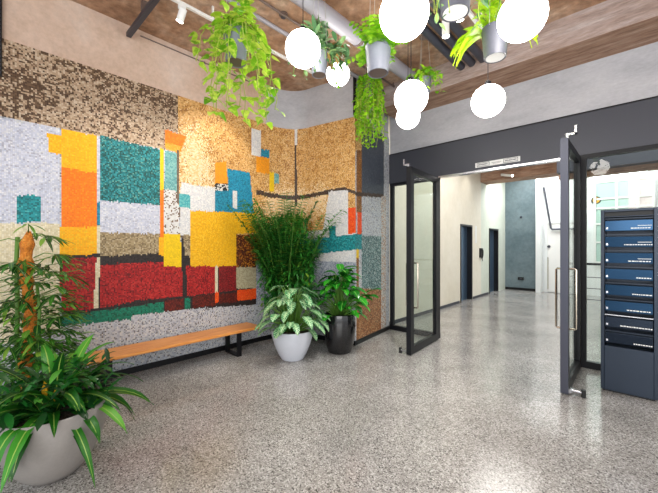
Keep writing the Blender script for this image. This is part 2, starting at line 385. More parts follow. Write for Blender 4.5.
# mosaic mural
PATCHES=[
('black',[(0.65,1.4),(3.16,1.35),(3.16,0.58),(1.92,0.67),(0.65,0.71)]),
('gold',[(1.82,3.6),(4.91,3.73),(4.88,1.72),(4.24,1.52),(3.05,1.26),(1.82,2.04)]),
('goldlt',[(1.88,2.96),(2.14,3.09),(2.31,2.65),(2.36,2.33),(1.88,2.27)]),  # spot wash on the gold, painted in as paler tiles
('goldlt',[(3.32,2.42),(4.41,2.43),(4.41,2.05),(3.16,2.0)]),
('lav',[(0.19,2.71),(0.63,2.73),(0.63,1.73),(0.19,1.72)]),
('cream',[(0.19,1.72),(0.63,1.74),(0.63,0.63),(0.19,0.57)]),
('teal',[(0.3,2.0),(0.48,2.01),(0.48,1.75),(0.3,1.73)]),
('yel',[(0.53,2.65),(0.65,2.66),(0.65,2.46),(0.54,2.46)]),
('yel',[(0.64,2.73),(0.95,2.73),(0.95,2.28),(0.64,2.3)]),
('ora',[(0.64,2.33),(0.96,2.31),(0.95,1.72),(0.64,1.7)]),
('yel',[(0.63,1.7),(0.95,1.72),(0.97,1.41),(0.63,1.39)]),
('lav',[(0.96,2.73),(0.99,2.73),(0.99,2.0),(0.96,1.99)]),
('blue',[(0.95,1.99),(0.98,2.0),(0.98,1.73),(0.95,1.73)]),
('cream',[(0.95,1.73),(0.98,1.73),(0.98,1.39),(0.95,1.39)]),
('black',[(0.63,1.4),(0.98,1.42),(0.98,1.38),(0.63,1.37)]),
('red',[(0.63,1.37),(0.95,1.38),(0.93,0.8),(0.64,0.8)]),
('cream',[(0.95,1.38),(0.98,1.38),(0.97,0.79),(0.92,0.8)]),
('tealv',[(0.99,2.74),(1.62,2.72),(1.62,2.02),(0.99,2.01)]),
('lav',[(0.98,2.01),(1.63,2.02),(1.62,1.66),(0.98,1.66)]),
('tan',[(0.98,1.66),(1.62,1.66),(1.61,1.39),(0.98,1.38)]),
('red',[(0.98,1.3),(1.92,1.31),(1.92,0.83),(1.39,0.86),(0.98,0.81)]),
('black',[(0.98,1.39),(1.66,1.42),(1.66,1.32),(0.98,1.29)]),
('black',[(0.64,0.81),(0.97,0.81),(1.92,0.85),(1.92,0.81),(0.97,0.78),(0.64,0.78)]),
('green',[(0.64,0.78),(0.97,0.78),(1.67,0.8),(1.67,0.67),(1.31,0.69),(1.29,0.64),(0.64,0.67)]),
('ora',[(1.62,2.21),(1.67,2.22),(1.66,1.62),(1.62,1.62)]),
('yel2',[(1.62,2.74),(1.67,2.73),(1.67,2.22),(1.62,2.21)]),
('yel',[(1.61,1.62),(1.67,1.62),(1.66,1.38),(1.61,1.39)]),
('tealg',[(1.68,2.71),(1.82,2.72),(1.82,2.21),(1.67,2.22)]),
('dots',[(1.67,2.22),(1.84,2.22),(1.87,1.66),(1.67,1.66)]),
('yel2',[(1.67,1.66),(1.87,1.66),(1.91,1.23),(1.67,1.25)]),
('ora',[(1.68,2.98),(1.95,2.96),(1.88,2.74),(1.68,2.81)]),
('ora2',[(1.68,2.81),(1.88,2.82),(1.87,2.72),(1.69,2.73)]),
('brown',[(1.82,2.75),(1.86,2.76),(1.86,2.07),(1.82,2.06)]),
('brown',[(1.86,2.07),(1.88,2.07),(1.92,1.61),(1.87,1.61)]),
('white',[(1.88,2.35),(2.03,2.34),(2.01,1.65),(1.87,1.65)]),
('tealw',[(1.86,2.2),(2.01,2.2),(2.01,2.02),(1.86,2.02)]),
('tan',[(1.91,1.66),(2.01,1.67),(2.01,1.36),(1.92,1.36)]),
('black',[(1.88,1.38),(2.01,1.37),(2.01,1.24),(1.89,1.24)]),
('black',[(1.88,1.61),(1.92,1.61),(1.95,0.66),(1.91,0.66)]),
('dred',[(1.68,0.82),(1.92,0.82),(1.92,0.67),(1.68,0.67)]),
('green',[(1.93,0.82),(2.01,0.82),(2.01,0.67),(1.93,0.67)]),
('white',[(2.01,2.33),(2.36,2.34),(2.36,1.99),(2.01,1.96)]),
('yel3',[(2.01,1.98),(3.05,2.03),(3.05,1.71),(2.7,1.69),(2.7,1.19),(2.01,1.22)]),
('red',[(1.95,1.24),(2.38,1.22),(2.36,0.84),(1.96,0.84)]),
('dred',[(2.03,0.83),(2.38,0.83),(2.38,0.67),(2.03,0.67)]),
('cream',[(2.36,1.22),(2.41,1.22),(2.41,0.82),(2.36,0.83)]),
('ora4',[(2.36,0.84),(2.43,0.85),(2.41,0.69),(2.36,0.69)]),
('red2',[(2.42,1.21),(2.7,1.21),(2.7,0.84),(2.42,0.83)]),
('rust',[(2.7,1.67),(3.16,1.7),(3.16,1.16),(2.7,1.19)]),
('tan2',[(2.7,1.19),(3.16,1.17),(3.16,0.84),(2.7,0.87)]),
('black',[(2.42,0.85),(3.16,0.85),(3.16,0.8),(2.42,0.81)]),
('dred',[(2.42,0.82),(2.71,0.82),(2.71,0.67),(2.42,0.68)]),
('ora4',[(2.71,0.85),(3.16,0.84),(3.13,0.68),(2.71,0.69)]),
('ora3',[(2.36,2.68),(2.53,2.74),(2.56,2.4),(2.36,2.39)]),
('pat',[(2.36,2.39),(2.58,2.42),(2.58,2.3),(2.36,2.29)]),
('blue',[(2.36,2.29),(2.63,2.32),(2.63,2.01),(2.36,1.99)]),
('blue2',[(2.55,2.64),(2.94,2.64),(3.01,2.01),(2.6,2.01)]),
('white',[(2.64,2.32),(2.71,2.33),(2.71,2.06),(2.64,2.07)]),
('white',[(2.96,3.33),(3.14,3.34),(3.14,2.92),(2.96,2.92)]),
('blue',[(3.14,3.05),(3.3,3.07),(3.3,2.94),(3.14,2.92)]),
('ora3',[(3.06,2.92),(3.3,2.94),(3.3,2.68),(3.06,2.67)]),
('yel2',[(3.3,2.72),(3.4,2.72),(3.4,2.4),(3.3,2.4)]),
('tealg',[(3.4,2.71),(3.48,2.7),(3.48,2.53),(3.4,2.54)]),
('black2',[(3.05,2.39),(3.72,2.35),(4.1,2.38),(4.7,2.42),(4.91,2.33),(4.91,2.28),(4.7,2.36),(4.1,2.31),(3.72,2.28),(3.05,2.32)]),
('white',[(3.75,3.51),(3.79,3.51),(3.79,3.2),(3.75,3.21)]),
('black2',[(3.75,3.21),(3.78,3.2),(3.8,2.18),(3.75,2.18)]),
('white',[(4.41,2.37),(4.76,2.37),(4.76,1.69),(4.28,1.67)]),
('white',[(3.84,1.74),(4.91,1.81),(4.91,1.26),(3.84,1.24)]),
('teal',[(4.41,1.83),(4.54,1.82),(4.54,1.46),(4.41,1.46)]),
('teal',[(3.84,1.61),(4.94,1.69),(4.94,1.46),(3.84,1.34)]),
('ora4',[(4.76,2.09),(4.91,2.1),(4.91,1.71),(4.76,1.69)]),
('grayb',[(3.05,1.26),(4.91,1.26),(4.91,0.68),(3.05,0.58)]),
('slate',[(5.09,3.88),(5.87,4.08),(5.87,2.39),(5.09,2.32)]),
('gold',[(4.91,3.73),(5.09,3.77),(5.09,3.01),(4.91,2.97)]),
('brown2',[(4.92,2.97),(5.09,3.01),(5.09,2.03),(4.92,2.01)]),
('black2',[(4.91,2.33),(5.87,2.42),(5.87,2.36),(4.91,2.27)]),
('ora4',[(4.95,2.03),(5.09,2.04),(5.09,1.7),(4.95,1.69)]),
('teal',[(4.92,1.69),(5.09,1.7),(5.09,1.46),(4.92,1.46)]),
('yel2',[(4.92,1.46),(5.0,1.46),(5.0,1.32),(4.92,1.32)]),
('brown2',[(4.92,1.32),(5.0,1.32),(5.0,-0.02),(4.92,-0.03)]),
('tealg2',[(5.09,1.68),(5.76,1.68),(5.76,0.75),(5.09,0.85)]),
('rust2',[(4.98,0.86),(5.76,0.75),(5.76,0.0),(4.98,0.01)]),
('dots2',[(5.76,2.37),(5.95,2.4),(5.95,-0.04),(5.76,-0.03)])]

PAL = {
 'offw': [((196,200,208),6),((178,184,196),3),((142,144,152),1.8),((214,214,212),3),((112,106,104),.7)],
 'gold': [((216,166,98),5),((228,180,114),4),((198,144,74),2.5),((160,108,54),1.4),((236,200,146),1.5)],
 'goldlt': [((246,212,160),5),((250,224,186),3),((234,190,128),3)],
 'lav': [((208,210,224),6),((194,198,216),4),((222,222,228),3),((176,176,190),1)],
 'cream': [((226,214,180),6),((216,202,166),3),((234,224,198),3)],
 'teal': [((10,132,138),5),((24,152,160),4),((8,104,110),3),((70,176,176),1)],
 'tealv': [((14,122,128),5),((8,96,98),3.6),((44,150,156),3.6),((18,78,74),2),((96,160,150),1.2)],
 'tealg': [((112,172,170),5),((136,190,184),3),((88,152,156),2)],
 'tealw': [((70,170,176),5),((110,190,190),3)],
 'tealg2': [((80,116,118),4),((130,156,156),3),((50,80,84),3),((176,190,188),2)],
 'blue': [((16,130,160),5),((30,148,178),4),((10,108,138),2)],
 'blue2': [((14,138,176),5),((30,154,190),4),((14,122,150),3)],
 'yel': [((255,184,8),6),((255,176,0),4),((250,194,30),2)],
 'yel2': [((248,206,10),6),((240,196,10),3)],
 'yel3': [((246,184,10),6),((236,172,8),4),((250,196,40),2)],
 'ora': [((255,128,0),6),((250,118,4),4),((255,142,16),2)],
 'ora2': [((250,160,40),5),((250,176,70),4)],
 'ora3': [((248,160,20),5),((240,150,24),3)],
 'ora4': [((246,84,18),5),((236,70,12),3),((250,110,40),1)],
 'red': [((176,24,28),5),((150,16,24),4),((196,48,44),3),((110,10,18),1.6)],
 'red2': [((138,18,26),5),((104,12,20),4),((160,40,40),1)],
 'dred': [((96,22,16),5),((70,14,10),4),((120,34,20),2)],
 'rust': [((120,56,16),4),((84,34,10),3),((196,124,30),2.4),((54,22,8),2)],
 'rust2': [((160,104,64),4),((124,74,40),3),((190,150,110),3),((90,60,40),1.5)],
 'tan': [((168,148,112),5),((146,126,92),4),((190,172,140),2),((120,102,76),1.4)],
 'tan2': [((192,182,150),5),((172,160,128),3)],
 'green': [((6,114,88),5),((10,132,104),4),((4,92,72),2)],
 'black': [((34,28,30),5),((50,42,42),3)],
 'black2': [((66,50,42),5),((88,70,58),3)],
 'brown': [((118,100,84),5),((98,82,70),3)],
 'brown2': [((140,92,44),5),((112,70,34),3),((176,124,64),2)],
 'white': [((226,224,224),6),((212,212,216),3),((236,234,230),3)],
 'grayb': [((176,182,196),5),((150,158,176),3),((200,204,210),3),((110,120,140),1)],
 'slate': [((72,80,94),6),((62,70,84),4),((88,96,108),1.5)],
 'pat': [((226,222,214),4),((30,30,34),4)],
 'dots': [((226,224,222),7),((120,92,70),2)],
 'dots2': [((206,200,194),6),((170,120,84),2.4),((140,150,156),2)],
}
PAL = {k: ([lin(c) for c, w in v], [w for c, w in v]) for k, v in PAL.items()}
def inside(poly, x, y):
    c = False; n = len(poly); j = n-1
    for i in range(n):
        xi, yi = poly[i]; xj, yj = poly[j]
        if (yi > y) != (yj > y) and x < (xj-xi)*(y-yi)/(yj-yi)+xi: c = not c
        j = i
    return c
def mosaic():
    g = random.Random(3)
    T = .0148; s0, s1 = WS[0], WS[-1]; ztop = 3.47
    us = []
    s = s0
    while s < s1-1e-6: us.append(s); s += T
    us.append(s1)
    nz = int(round((ztop-.0)/T)); zs = [ztop*k/nz for k in range(nz+1)]
    mb = MB(); cols = []
    pts = [wall_at(u) for u in us]
    # keep the corner sharp
    for (x, y) in pts:
        for z in zs: mb.v.append((x, y, z))
    boxes = [(k, pl, min(p[0] for p in pl)-.04, max(p[0] for p in pl)+.04, min(p[1] for p in pl)-.04, max(p[1] for p in pl)+.04) for k, pl in PATCHES]
    nzz = len(zs)
    UVQ = [(0,0),(1,0),(1,1),(0,1)]
    for i in range(len(us)-1):
        js = (g.random()-.5)*.034 if g.random() < .28 else 0
        su = (us[i]+us[i+1])/2
        for k in range(nz):
            zu = (zs[k]+zs[k+1])/2
            key = 'offw'; xs = su; zz = zu+js; gx = g.gauss(0, .07); gz = g.gauss(0, .09)
            for (kk, pl, a, b, c, d) in boxes:
                if kk == 'goldlt':
                    if a-.2 <= xs <= b+.2 and inside(pl, xs+gx, zz+gz) and key in ('gold','goldlt'): key = kk
                elif a <= xs <= b and c <= zz <= d and inside(pl, xs, zz): key = kk
            if su < .19 and key == 'offw':
                key = 'lav' if 1.72 < zu < 2.71 else ('cream' if .6 < zu <= 1.72 else 'offw')
            if su < 1.84 and zu+js*.4 > 2.73 and key in ('offw','gold'):
                # brown pebble field, darker chips clustering in drifts
                h = noise.noise(Vector((su*1.6, zu*2.6, 3.1)))+.9*(zu-3.05)-.1*su
                h2 = noise.noise(Vector((su*22, zu*30, 1.7)))
                dark = max(.08, min(.86, .36+h*.6+h2*.9))
                c0 = lin(g.choice([(92,68,48),(112,86,64),(78,56,40)])) if g.random() < dark else lin(g.choice([(186,160,132),(196,172,146),(164,138,112),(176,148,122),(206,186,162)]))
            elif key == 'gold':
                h = noise.noise(Vector((su*9, zu*9, 5)))
                ws = PAL[key][1]
                c0 = PAL[key][0][2+ (g.random() < .35)] if h > .22 and g.random() < .6 else g.choices(PAL[key][0], ws)[0]
            elif key in ('tealv','red','lav','offw','grayb'):
                h = noise.noise(Vector((su*7, zu*7, 9)))
                cs, ws = PAL[key]
                w2 = [w*(1+2.2*max(0, h)*(q % 2)-.7*min(0, h)*(1-q % 2)) for q, w in enumerate(ws)]
                c0 = g.choices(cs, w2)[0]
            else:
                c0 = g.choices(*PAL[key])[0]
            v = .88+(g.random()-.5)*.16
            cols += [min(1, c0[0]*v), min(1, c0[1]*v), min(1, c0[2]*v), 1]
            a = i*nzz+k
            mb.face([a, a+nzz, a+nzz+1, a+1], UVQ)
    # top and side edges of the cladding
    n0 = len(mb.v)
    bpts = [wall_at(u, .02) for u in us]
    for (x, y) in bpts: mb.v += [(x, y, ztop), (x, y, 0)]
    ed = lin((190,176,160))
    for i in range(len(us)-1):
        mb.face([i*nzz+nz, (i+1)*nzz+nz, n0+2*i+2, n0+2*i], UVQ); cols += [*ed, 1]
    e = 0
    mb.face([0, nz, n0, n0+1], UVQ); cols += [*ed, 1]
    o = mb.build('mosaic_mural', M['mosaic'])
    at = o.data.attributes.new('tile', 'FLOAT_COLOR', 'FACE'); at.data.foreach_set('color', cols)
    tag(o, 'large abstract mosaic mural of yellow, orange, teal and red tile blocks along the left wall', 'mural')
mosaic()
# dark trim running up the corner edge of the pillar
f = MB(); x, y = -3.165, 3.97
f.box((x-.012,y-.03,3.49), (x+.02,y+.01,CZ-.02)); struct(f.build('trim_1', M['blacksteel']))

# front wall above the doors: dark panel, concrete band, soffit beam
GY = 5.2
f = MB(); f.box((-3.33,GY,3.15), (3.4,GY+.25,CZ)); struct(f.build('wall_front', M['concrete']))
f = MB(); f.box((-3.36,GY-.02,2.64), (3.4,GY+.1,3.15)); struct(f.build('trim_2', M['transom']))
f = MB(); f.box((-3.36,GY-.03,3.15), (3.4,GY,3.165)); struct(f.build('trim_3', M['blacksteel']))
f = MB(); f.box((-2.40,GY-.03,2.612), (-.56,GY+.06,2.64)); struct(f.build('trim_4', M['chrome']))
f = MB(); f.box((-3.2,4.62,3.775), (3.4,GY,CZ)); ob = f.build('ceiling_beam', M['beam']); struct(ob)
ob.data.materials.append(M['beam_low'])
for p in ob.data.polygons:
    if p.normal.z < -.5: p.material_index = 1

# glazing: posts, rails and panes
def frame_run(name, x0, x1, y, z0, z1, posts, pane=True, w=.03, d=.035):
    root = empty(name, ((x0+x1)/2, y, 0)); struct(root)
    L = lambda x: x-(x0+x1)/2
    m = MB(); m.box((L(x0),-d,z0), (L(x1),d,z0+.08)); m.box((L(x0),-d,z1-.05), (L(x1),d,z1))
    for p in posts: m.box((L(p)-w,-d,z0+.08), (L(p)+w,d,z1-.05))
    m.build('window_frame', M['frame'], root)
    if pane:
        for a, b in zip(posts[:-1], posts[1:]):
            q = MB(); q.box((L(a)+w,-.006,z0+.08), (L(b)-w,.006,z1-.05)); q.build('glass_pane', M['glass'], root)
    return root
frame_run('window_1', -3.33, -2.40, GY+.02, 0, 2.64, [-3.295,-2.435])
frame_run('window_2', -.56, 3.3, GY+.02, 0, 2.64, [-.52,1.3,3.26])

def door(name, hinge, ang, length, side):
    # local +X runs from the hinge to the free edge
    root = empty(name, hinge, ang); struct(root); cap = M['framel'] if side > 0 else M['frame']
    H = 2.6; w = .095; d = .03
    m = MB(); z0 = .012
    m.box((0,-d,z0), (w,d,H)); m.box((length-w,-d,z0), (length,d,H))
    m.box((w,-d,z0), (length-w,d,z0+.1)); m.box((w,-d,H-.08), (length-w,d,H))
    m.build('door_frame', M['frame'], root)
    m = MB(); m.box((length,-d-.004,z0), (length+.012,d+.004,H)); m.build('edge_cap', cap, root)
    q = MB(); q.box((w,-.006,z0+.1), (length-w,.006,H-.08)); q.build('glass_pane', M['glass'], root)
    for sg in (-1, 1):
        h = MB(); xx = length-.1; y = sg*.085
        h.tube([(xx,sg*d,1.27),(xx,y-sg*.01,1.27),(xx,y,1.26),(xx,y,.66),(xx,y-sg*.01,.65),(xx,sg*d,.65)], .011, 8)
        h.build('pull_handle', M['brass'], root, True)
    st = MB(); y = side*.055
    st.box((length-.07,min(0,side*.03)+side*.03,.02), (length-.01,max(0,side*.03)+side*.03,.06))
    st.tube([(length-.04,side*.06,.045),(length-.04,side*.15,.045)], .018, 10)
    st.build('door_stop', M['chrome'], root, True)
    st = MB(); st.tube([(length-.04,side*.15,.001),(length-.04,side*.15,.075)], .022, 10); st.build('stop_buffer', M['black'], root, True)
    st = MB(); st.box((length-.06,side*.02-.012,H), (length-.02,side*.02+.012,H+.05))
    st.box((length-.055,side*.02-.01+min(0,side*.07),H+.03), (length-.025,side*.02+.01+max(0,side*.07),H+.048))
    st.box((length-.055,side*.09-.01,H+.03), (length-.025,side*.09+.01,H+.12))
    st.build('pivot_bracket', M['chrome'], root)
    return root
door('door_1', (-2.40,5.12,0), R(-86), 1.01, -1)
door('door_2', (-.565,5.12,0), R(-90), 1.01, 1)

# sign plate on the dark panel
r = tag(empty('door_sign', (-1.515,GY-.02,2.715)), 'narrow white lettered sign plate on the dark panel above the door opening', 'sign')
f = MB(); f.box((-.30,-.012,-.035), (.30,0,.035)); f.build('sign_plate', M['white'], r, bevel=.003)
f = MB()
for (a, b) in ((-.275,-.10), (.09,.275)):
    for z in (.024, -.024): f.box((a,-.0145,z-.003), (b,-.0122,z+.003))
    f.box((a,-.0145,-.024), (a+.006,-.0122,.024)); f.box((b-.006,-.0145,-.024), (b,-.0122,.024))
    x = a+.018
    while x < b-.025:
        f.box((x,-.0145,-.008), (x+.011,-.0122,.010)); x += .017
f.box((-.07,-.0145,.004), (.06,-.0122,.008)); f.box((-.05,-.0145,-.010), (.045,-.0122,-.006))
f.build('sign_lettering', M['pipe'], r)

# ------------------------------------------------------------------ the corridor behind
CX = -3.5
def ywall(x0, x1, ya, yb, openings, z1, name, mat):
    m = MB(); y = ya
    for (a, b, h) in openings:
        m.box((x0,y,0), (x1,a,z1)); m.box((x0,a,h), (x1,b,z1)); y = b
    m.box((x0,y,0), (x1,yb,z1)); return struct(m.build(name, mat))
ywall(CX-.25, CX, GY+.1, 10.45, [(8.86,9.71,2.1)], CZ, 'wall_corridor', M['cream'])
ywall(CX-.25, CX, 10.45, 12.9, [(11.16,12.08,2.08)], CZ, 'wall_corridor_far', M['mint'])
struct(MB().box((CX,GY+.12,0), (CX+.012,8.80,.07)).build('baseboard_1', M['pipe']))
struct(MB().box((CX,9.77,0), (CX+.012,11.10,.07)).build('baseboard_2', M['pipe']))
M['lift'] = plain('blue_steel_door', (92,118,146), .28, .7)
for n, (a, b, h) in ((3, (8.86,9.71,2.1)), (4, (11.16,12.08,2.08))):
    r = empty('door_%d' % n, (CX,(a+b)/2,0)); struct(r); w = (b-a)/2
    m = MB(); m.box((-.16,-w+.05,0), (-.12,w-.05,h-.05)); m.build('door_panel', M['lift'], r)
    m = MB(); m.box((-.2,-w,0), (.015,-w+.05,h)); m.box((-.2,w-.05,0), (.015,w,h)); m.box((-.2,-w+.05,h-.05), (.015,w-.05,h))
    m.build('door_casing', M['blacksteel'], r)
    m = MB(); m.box((-.12,-w+.06,.95), (-.09,-w+.09,1.15)); m.build('door_handle', M['chrome'], r)
r = tag(empty('wall_intercom', (CX,10.40,1.30)), 'black wall intercom between the two blue corridor doors', 'intercom')
MB().box((0,-.11,-.13), (.035,.11,.15)).build('panel', M['black'], r, bevel=.006)
m = MB(); m.tube([(.05,-.03,.12),(.075,-.03,.08),(.075,-.03,-.06),(.05,-.03,-.16)], .022, 8); m.build('handset', M['black'], r, True)
m = MB(); m.tube([(.05,-.03,-.16),(.06,.0,-.22),(.05,.05,-.24),(.03,.05,-.12)], .006, 6); m.build('cable', M['black'], r, True)
r = tag(MB().box((CX,9.95,1.60), (CX+.01,10.05,2.10)).build('wall_notice', M['white']), 'tall thin white notice beside the nearer blue door', 'sign')
for k, (y, z) in enumerate(((9.0,1.0),)): pass

# far grey-blue wall, pier, white wall
struct(MB().box((CX-.25,12.9,0), (-2.5,13.1,CZ)).build('wall_end', M['slab']))
struct(MB().box((-2.5,12.55,0), (-2.36,13.1,CZ)).build('wall_pier', M['whitewall']))
struct(MB().box((-2.36,12.95,0), (3.4,13.1,CZ)).build('wall_back', M['whitewall']))
struct(MB().box((3.3,GY+.25,0), (3.4,12.95,CZ)).build('wall_right', M['whitewall']))
struct(MB().box((CX,12.885,0), (-2.5,12.9,.08)).build('baseboard_3', M['blacksteel']))
r = tag(empty('wall_socket', (-3.004,12.9,.40)), 'small black wall box low on the blue-grey end wall', 'socket')
MB().box((-.09,-.05,-.05), (.09,0,.05)).build('cover', M['black'], r, bevel=.01)
MB().box((-.03,-.058,-.02), (.03,-.05,.02)).build('socket', M['pipe'], r)
r = tag(empty('wall_sensor', (-3.004,12.9,2.51)), 'tiny dark sensor high on the blue-grey end wall', 'sensor')
MB().lathe([(.04,0),(.04,.02),(.02,.04)], 12).build('dome', M['pipe'], r).rotation_euler = (R(90),0,0)
# dropped beam across the corridor
struct(MB().box((CX,10.4,3.42), (3.3,10.95,CZ)).build('ceiling_beam_far', M['beam_low']))
struct(MB().box((-1.35,8.8,3.12), (3.3,9.05,CZ)).build('ceiling_bulkhead', M['pipe']))
struct(MB().box((-1.35,9.05,3.02), (3.3,9.3,3.3)).build('ceiling_bulkhead_edge', M['beam_low']))
o = tag(empty('corridor_spotlight', (-2.9,10.39,3.55)), 'white spotlight angled off the brown corridor beam', 'spotlight')
MB().box((-.03,-.03,-.03), (.03,.01,.03)).build('bracket', M['white'], o)
hd = MB().tube([(0,-.04,0),(.32,-.22,-.10)], .035, 14).build('lamp_head', M['white'], o, True)
MB().tube([(.32,-.22,-.10),(.325,-.223,-.102)], .03, 14).build('lens', M['lens'], hd)
# white door in the far wall with its pipe rail
r = empty('door_5', (-2.0,12.95,0)); struct(r)
MB().box((-.24,-.04,.02), (.5,0,2.25)).build('door_panel', M['white'], r, bevel=.004)
m = MB(); m.box((-.29,-.06,0), (-.24,0,2.3)); m.box((.5,-.06,0), (.55,0,2.3)); m.box((-.24,-.06,2.25), (.5,0,2.3)); m.build('door_casing', M['whitewall'], r)
MB().tube([(-.19,-.04,1.5),(-.19,-.07,1.5)], .045, 12).build('door_lock', M['pipe'], r, True)
MB().tube([(-.215,-.07,.1),(-.215,-.07,1.15)], .012, 8).build('pull_bar', M['brass'], r, True)
m = MB(); m.tube([(-2.33,12.88,3.45),(-2.13,12.85,2.10),(-2.1,12.85,2.06),(-1.2,12.85,2.05)], .03, 8)
tag(m.build('wall_rail', M['pipe'], None, True), 'dark metal rail slanting down the white far wall beside the doorway', 'rail')

# glazed partition far behind the letter boxes
r = empty('window_3', (-.35,12.93,0)); struct(r)
m = MB()
for x in (-.66,-.16,.30,.62): m.box((x-.03,-.06,1.0), (x+.03,0,3.45))
for z in (1.0,1.6,2.15,2.62,2.9,3.40): m.box((-.66,-.05,z), (.62,0,z+.05))
m.build('window_frame', M['white'], r)
MB().box((-.63,-.03,1.05), (-.19,-.01,3.4)).build('glass_pane', M['glass_teal'], r)
MB().box((-.13,-.03,1.05), (.27,-.01,3.4)).build('glass_pane', M['glass_teal'], r)
MB().box((.10,-.045,1.05), (.27,-.03,3.4)).build('blind_panel', M['glass_rose'], r)
MB().box((.33,-.03,1.05), (.59,-.01,3.4)).build('glass_pane', M['glass_rose'], r)
r = tag(empty('linear_light', (-.35,12.5,3.55)), 'long white tube light glowing near the back window', 'light')
MB().box((-.75,-.05,0), (.5,.05,.04)).build('housing', M['white'], r)
MB().box((-.74,-.04,-.03), (.49,.04,0)).build('tube', M['tube'], r)
for x in (-.6,.4): MB().tube([(x,0,.04),(x,0,.57)], .006, 6).build('suspension', M['wire'], r)
# guard rail in the back hall
r = tag(empty('guard_rail', (-.95,9.5,0)), 'dark steel guard rail seen through the glass left of the letter boxes', 'railing')
m = MB(); m.box((0,-.02,1.08), (1.9,.02,1.13)); m.build('top_rail', M['blacksteel'], r)
for x in (.02,.62,1.22,1.86): MB().box((x-.02,-.02,0), (x+.02,.02,1.08)).build('post', M['blacksteel'], r)
for z in (.30,.55,.80): MB().box((.04,-.008,z), (1.84,.008,z+.015)).build('mid_rail', M['pipe'], r)
# stair flight going up at the right of the back hall
r = tag(empty('staircase', (.45,7.4,0)), 'pale staircase rising behind the letter boxes', 'stairs')
m = MB()
for k in range(9): m.box((.0,k*.28,k*.17), (1.1,k*.28+.3,(k+1)*.17))
m.build('steps', M['cream'], r)
m = MB(); m.obox(V(-.05,1.25,1.75), V(0,1.45,.88), V(.02,0,0), V(0,-.02,.04)); m.build('handrail', M['white'], r)
m = MB()
for k in range(9): m.box((-.06,k*.28+.12,k*.17+.0), (-.04,k*.28+.15,k*.17+1.05))
m.build('balusters', M['white'], r)
# yellow and black globe sign / wall clock
r = tag(empty('wall_clock', (-.98,12.9,2.9)), 'small yellow and black round marker on the white wall behind the glass', 'clock')
MB().tube([(0,0,0),(0,.05,0)], .12, 20).build('rim', M['black'], r, True)
MB().tube([(0,-.012,0),(0,0,0)], .085, 20).build('face', M['flower'], r, True)
MB().box((-.012,-.02,-.05), (.012,-.012,.06)).build('hand', M['black'], r)

# ------------------------------------------------------------------ letter boxes
def mailbox():
    r = tag(empty('letter_box_cabinet', (-.09,4.5,0)), 'tall blue-black bank of letter boxes standing before the glass at the right', 'mailbox cabinet')
    M['mb'] = plain('blue_black_lacquer', (34,46,62), .3, .3)
    M['mbd'] = plain('blue_lacquer_flap', (30,66,98), .16, .65)
    M['mbdk'] = plain('blue_black_flap', (30,42,58), .18, .6)
    w = .215
    m = MB(); m.box((-w,0,.02), (-w+.03,.34,1.88)); m.box((w-.03,0,.02), (w,.34,1.88)); m.box((-w+.03,0,1.855), (w-.03,.34,1.88))
    m.box((-w+.03,.28,.02), (w-.03,.34,1.855)); m.box((-w+.03,.0,1.80), (w-.03,.02,1.812)); m.box((-w+.03,.02,.02), (w-.03,.28,.47))
    m.build('cabinet', M['mb'], r, bevel=.003)
    MB().box((-w+.03,-.006,.02), (w-.03,.02,.475)).build('base_panel', M['mb'], r, bevel=.003)
    MB().box((-w+.03,.03,1.812), (w-.03,.28,1.855)).build('slot_header', M['black'], r)
    MB().box((-w+.02,.02,0), (w-.02,.32,.02)).build('foot', M['black'], r)
    p = (1.80-.485)/8
    for k in range(8):
        zt = 1.80-k*p; zb = zt-p+.012
        d = MB(); n = len(d.v)
        t = .012+.010*((k*5) % 3)
        # flap leaning out a little at the foot, hood lip over the slot
        d.obox(V(0,.004,(zt+zb)/2-.012), V(w-.036,0,0), V(0,.008,0), V(0,-t*.25,(zt-zb)/2-.024))
        fl = d.build('mail_flap', M['mbd'] if k < 6 else M['mbdk'], r, bevel=.002)
        MB().box((-w+.034,-.012,zt-.020), (w-.034,.02,zt-.012)).build('slot_lip', M['chrome'] if k == 6 else M['mb'], fl)
        MB().box((-w+.045,-.016,zb+.03), (-w+.06,-.006,zb+.05)).build('lock', M['chrome'], fl)
        lb = MB(); x0 = [.02,-.03,.0,.06,.03,-.01,-.06,.04][k]
        zc = zb+.035
        xx = x0; q = random.Random(k)
        while xx < w-.05:
            l = q.uniform(.008,.022); lb.box((xx,-.0135,zc-.005), (min(xx+l, w-.04),-.0095,zc+.005)); xx += l+.005
        if k in (0,1,2): lb.box((.07,-.0135,zc+.022), (w-.045,-.0095,zc+.027))
        lb.build('name_label', M['white'], fl)
mailbox()

# ------------------------------------------------------------------ bench
r = tag(empty('bench', (-4.16,1.80,0)), 'long low oak slab bench on black steel legs against the mosaic', 'bench')
MB().box((-.19,-1.05,.325), (.19,1.05,.36)).build('seat', M['wood'], r, bevel=.006)
for y in (-.83,.70):
    m = MB(); a = .03
    m.box((-.165,y-a,0), (-.135,y+a,.325)); m.box((.135,y-a,0), (.165,y+a,.325)); m.box((-.135,y-a,0), (.135,y+a,.02)); m.box((-.135,y-a,.305), (.135,y+a,.325))
    m.build('leg', M['blacksteel'], r)
MB().box((-.10,-.80,.30), (.10,.67,.325)).build('stiffener', M['blacksteel'], r)

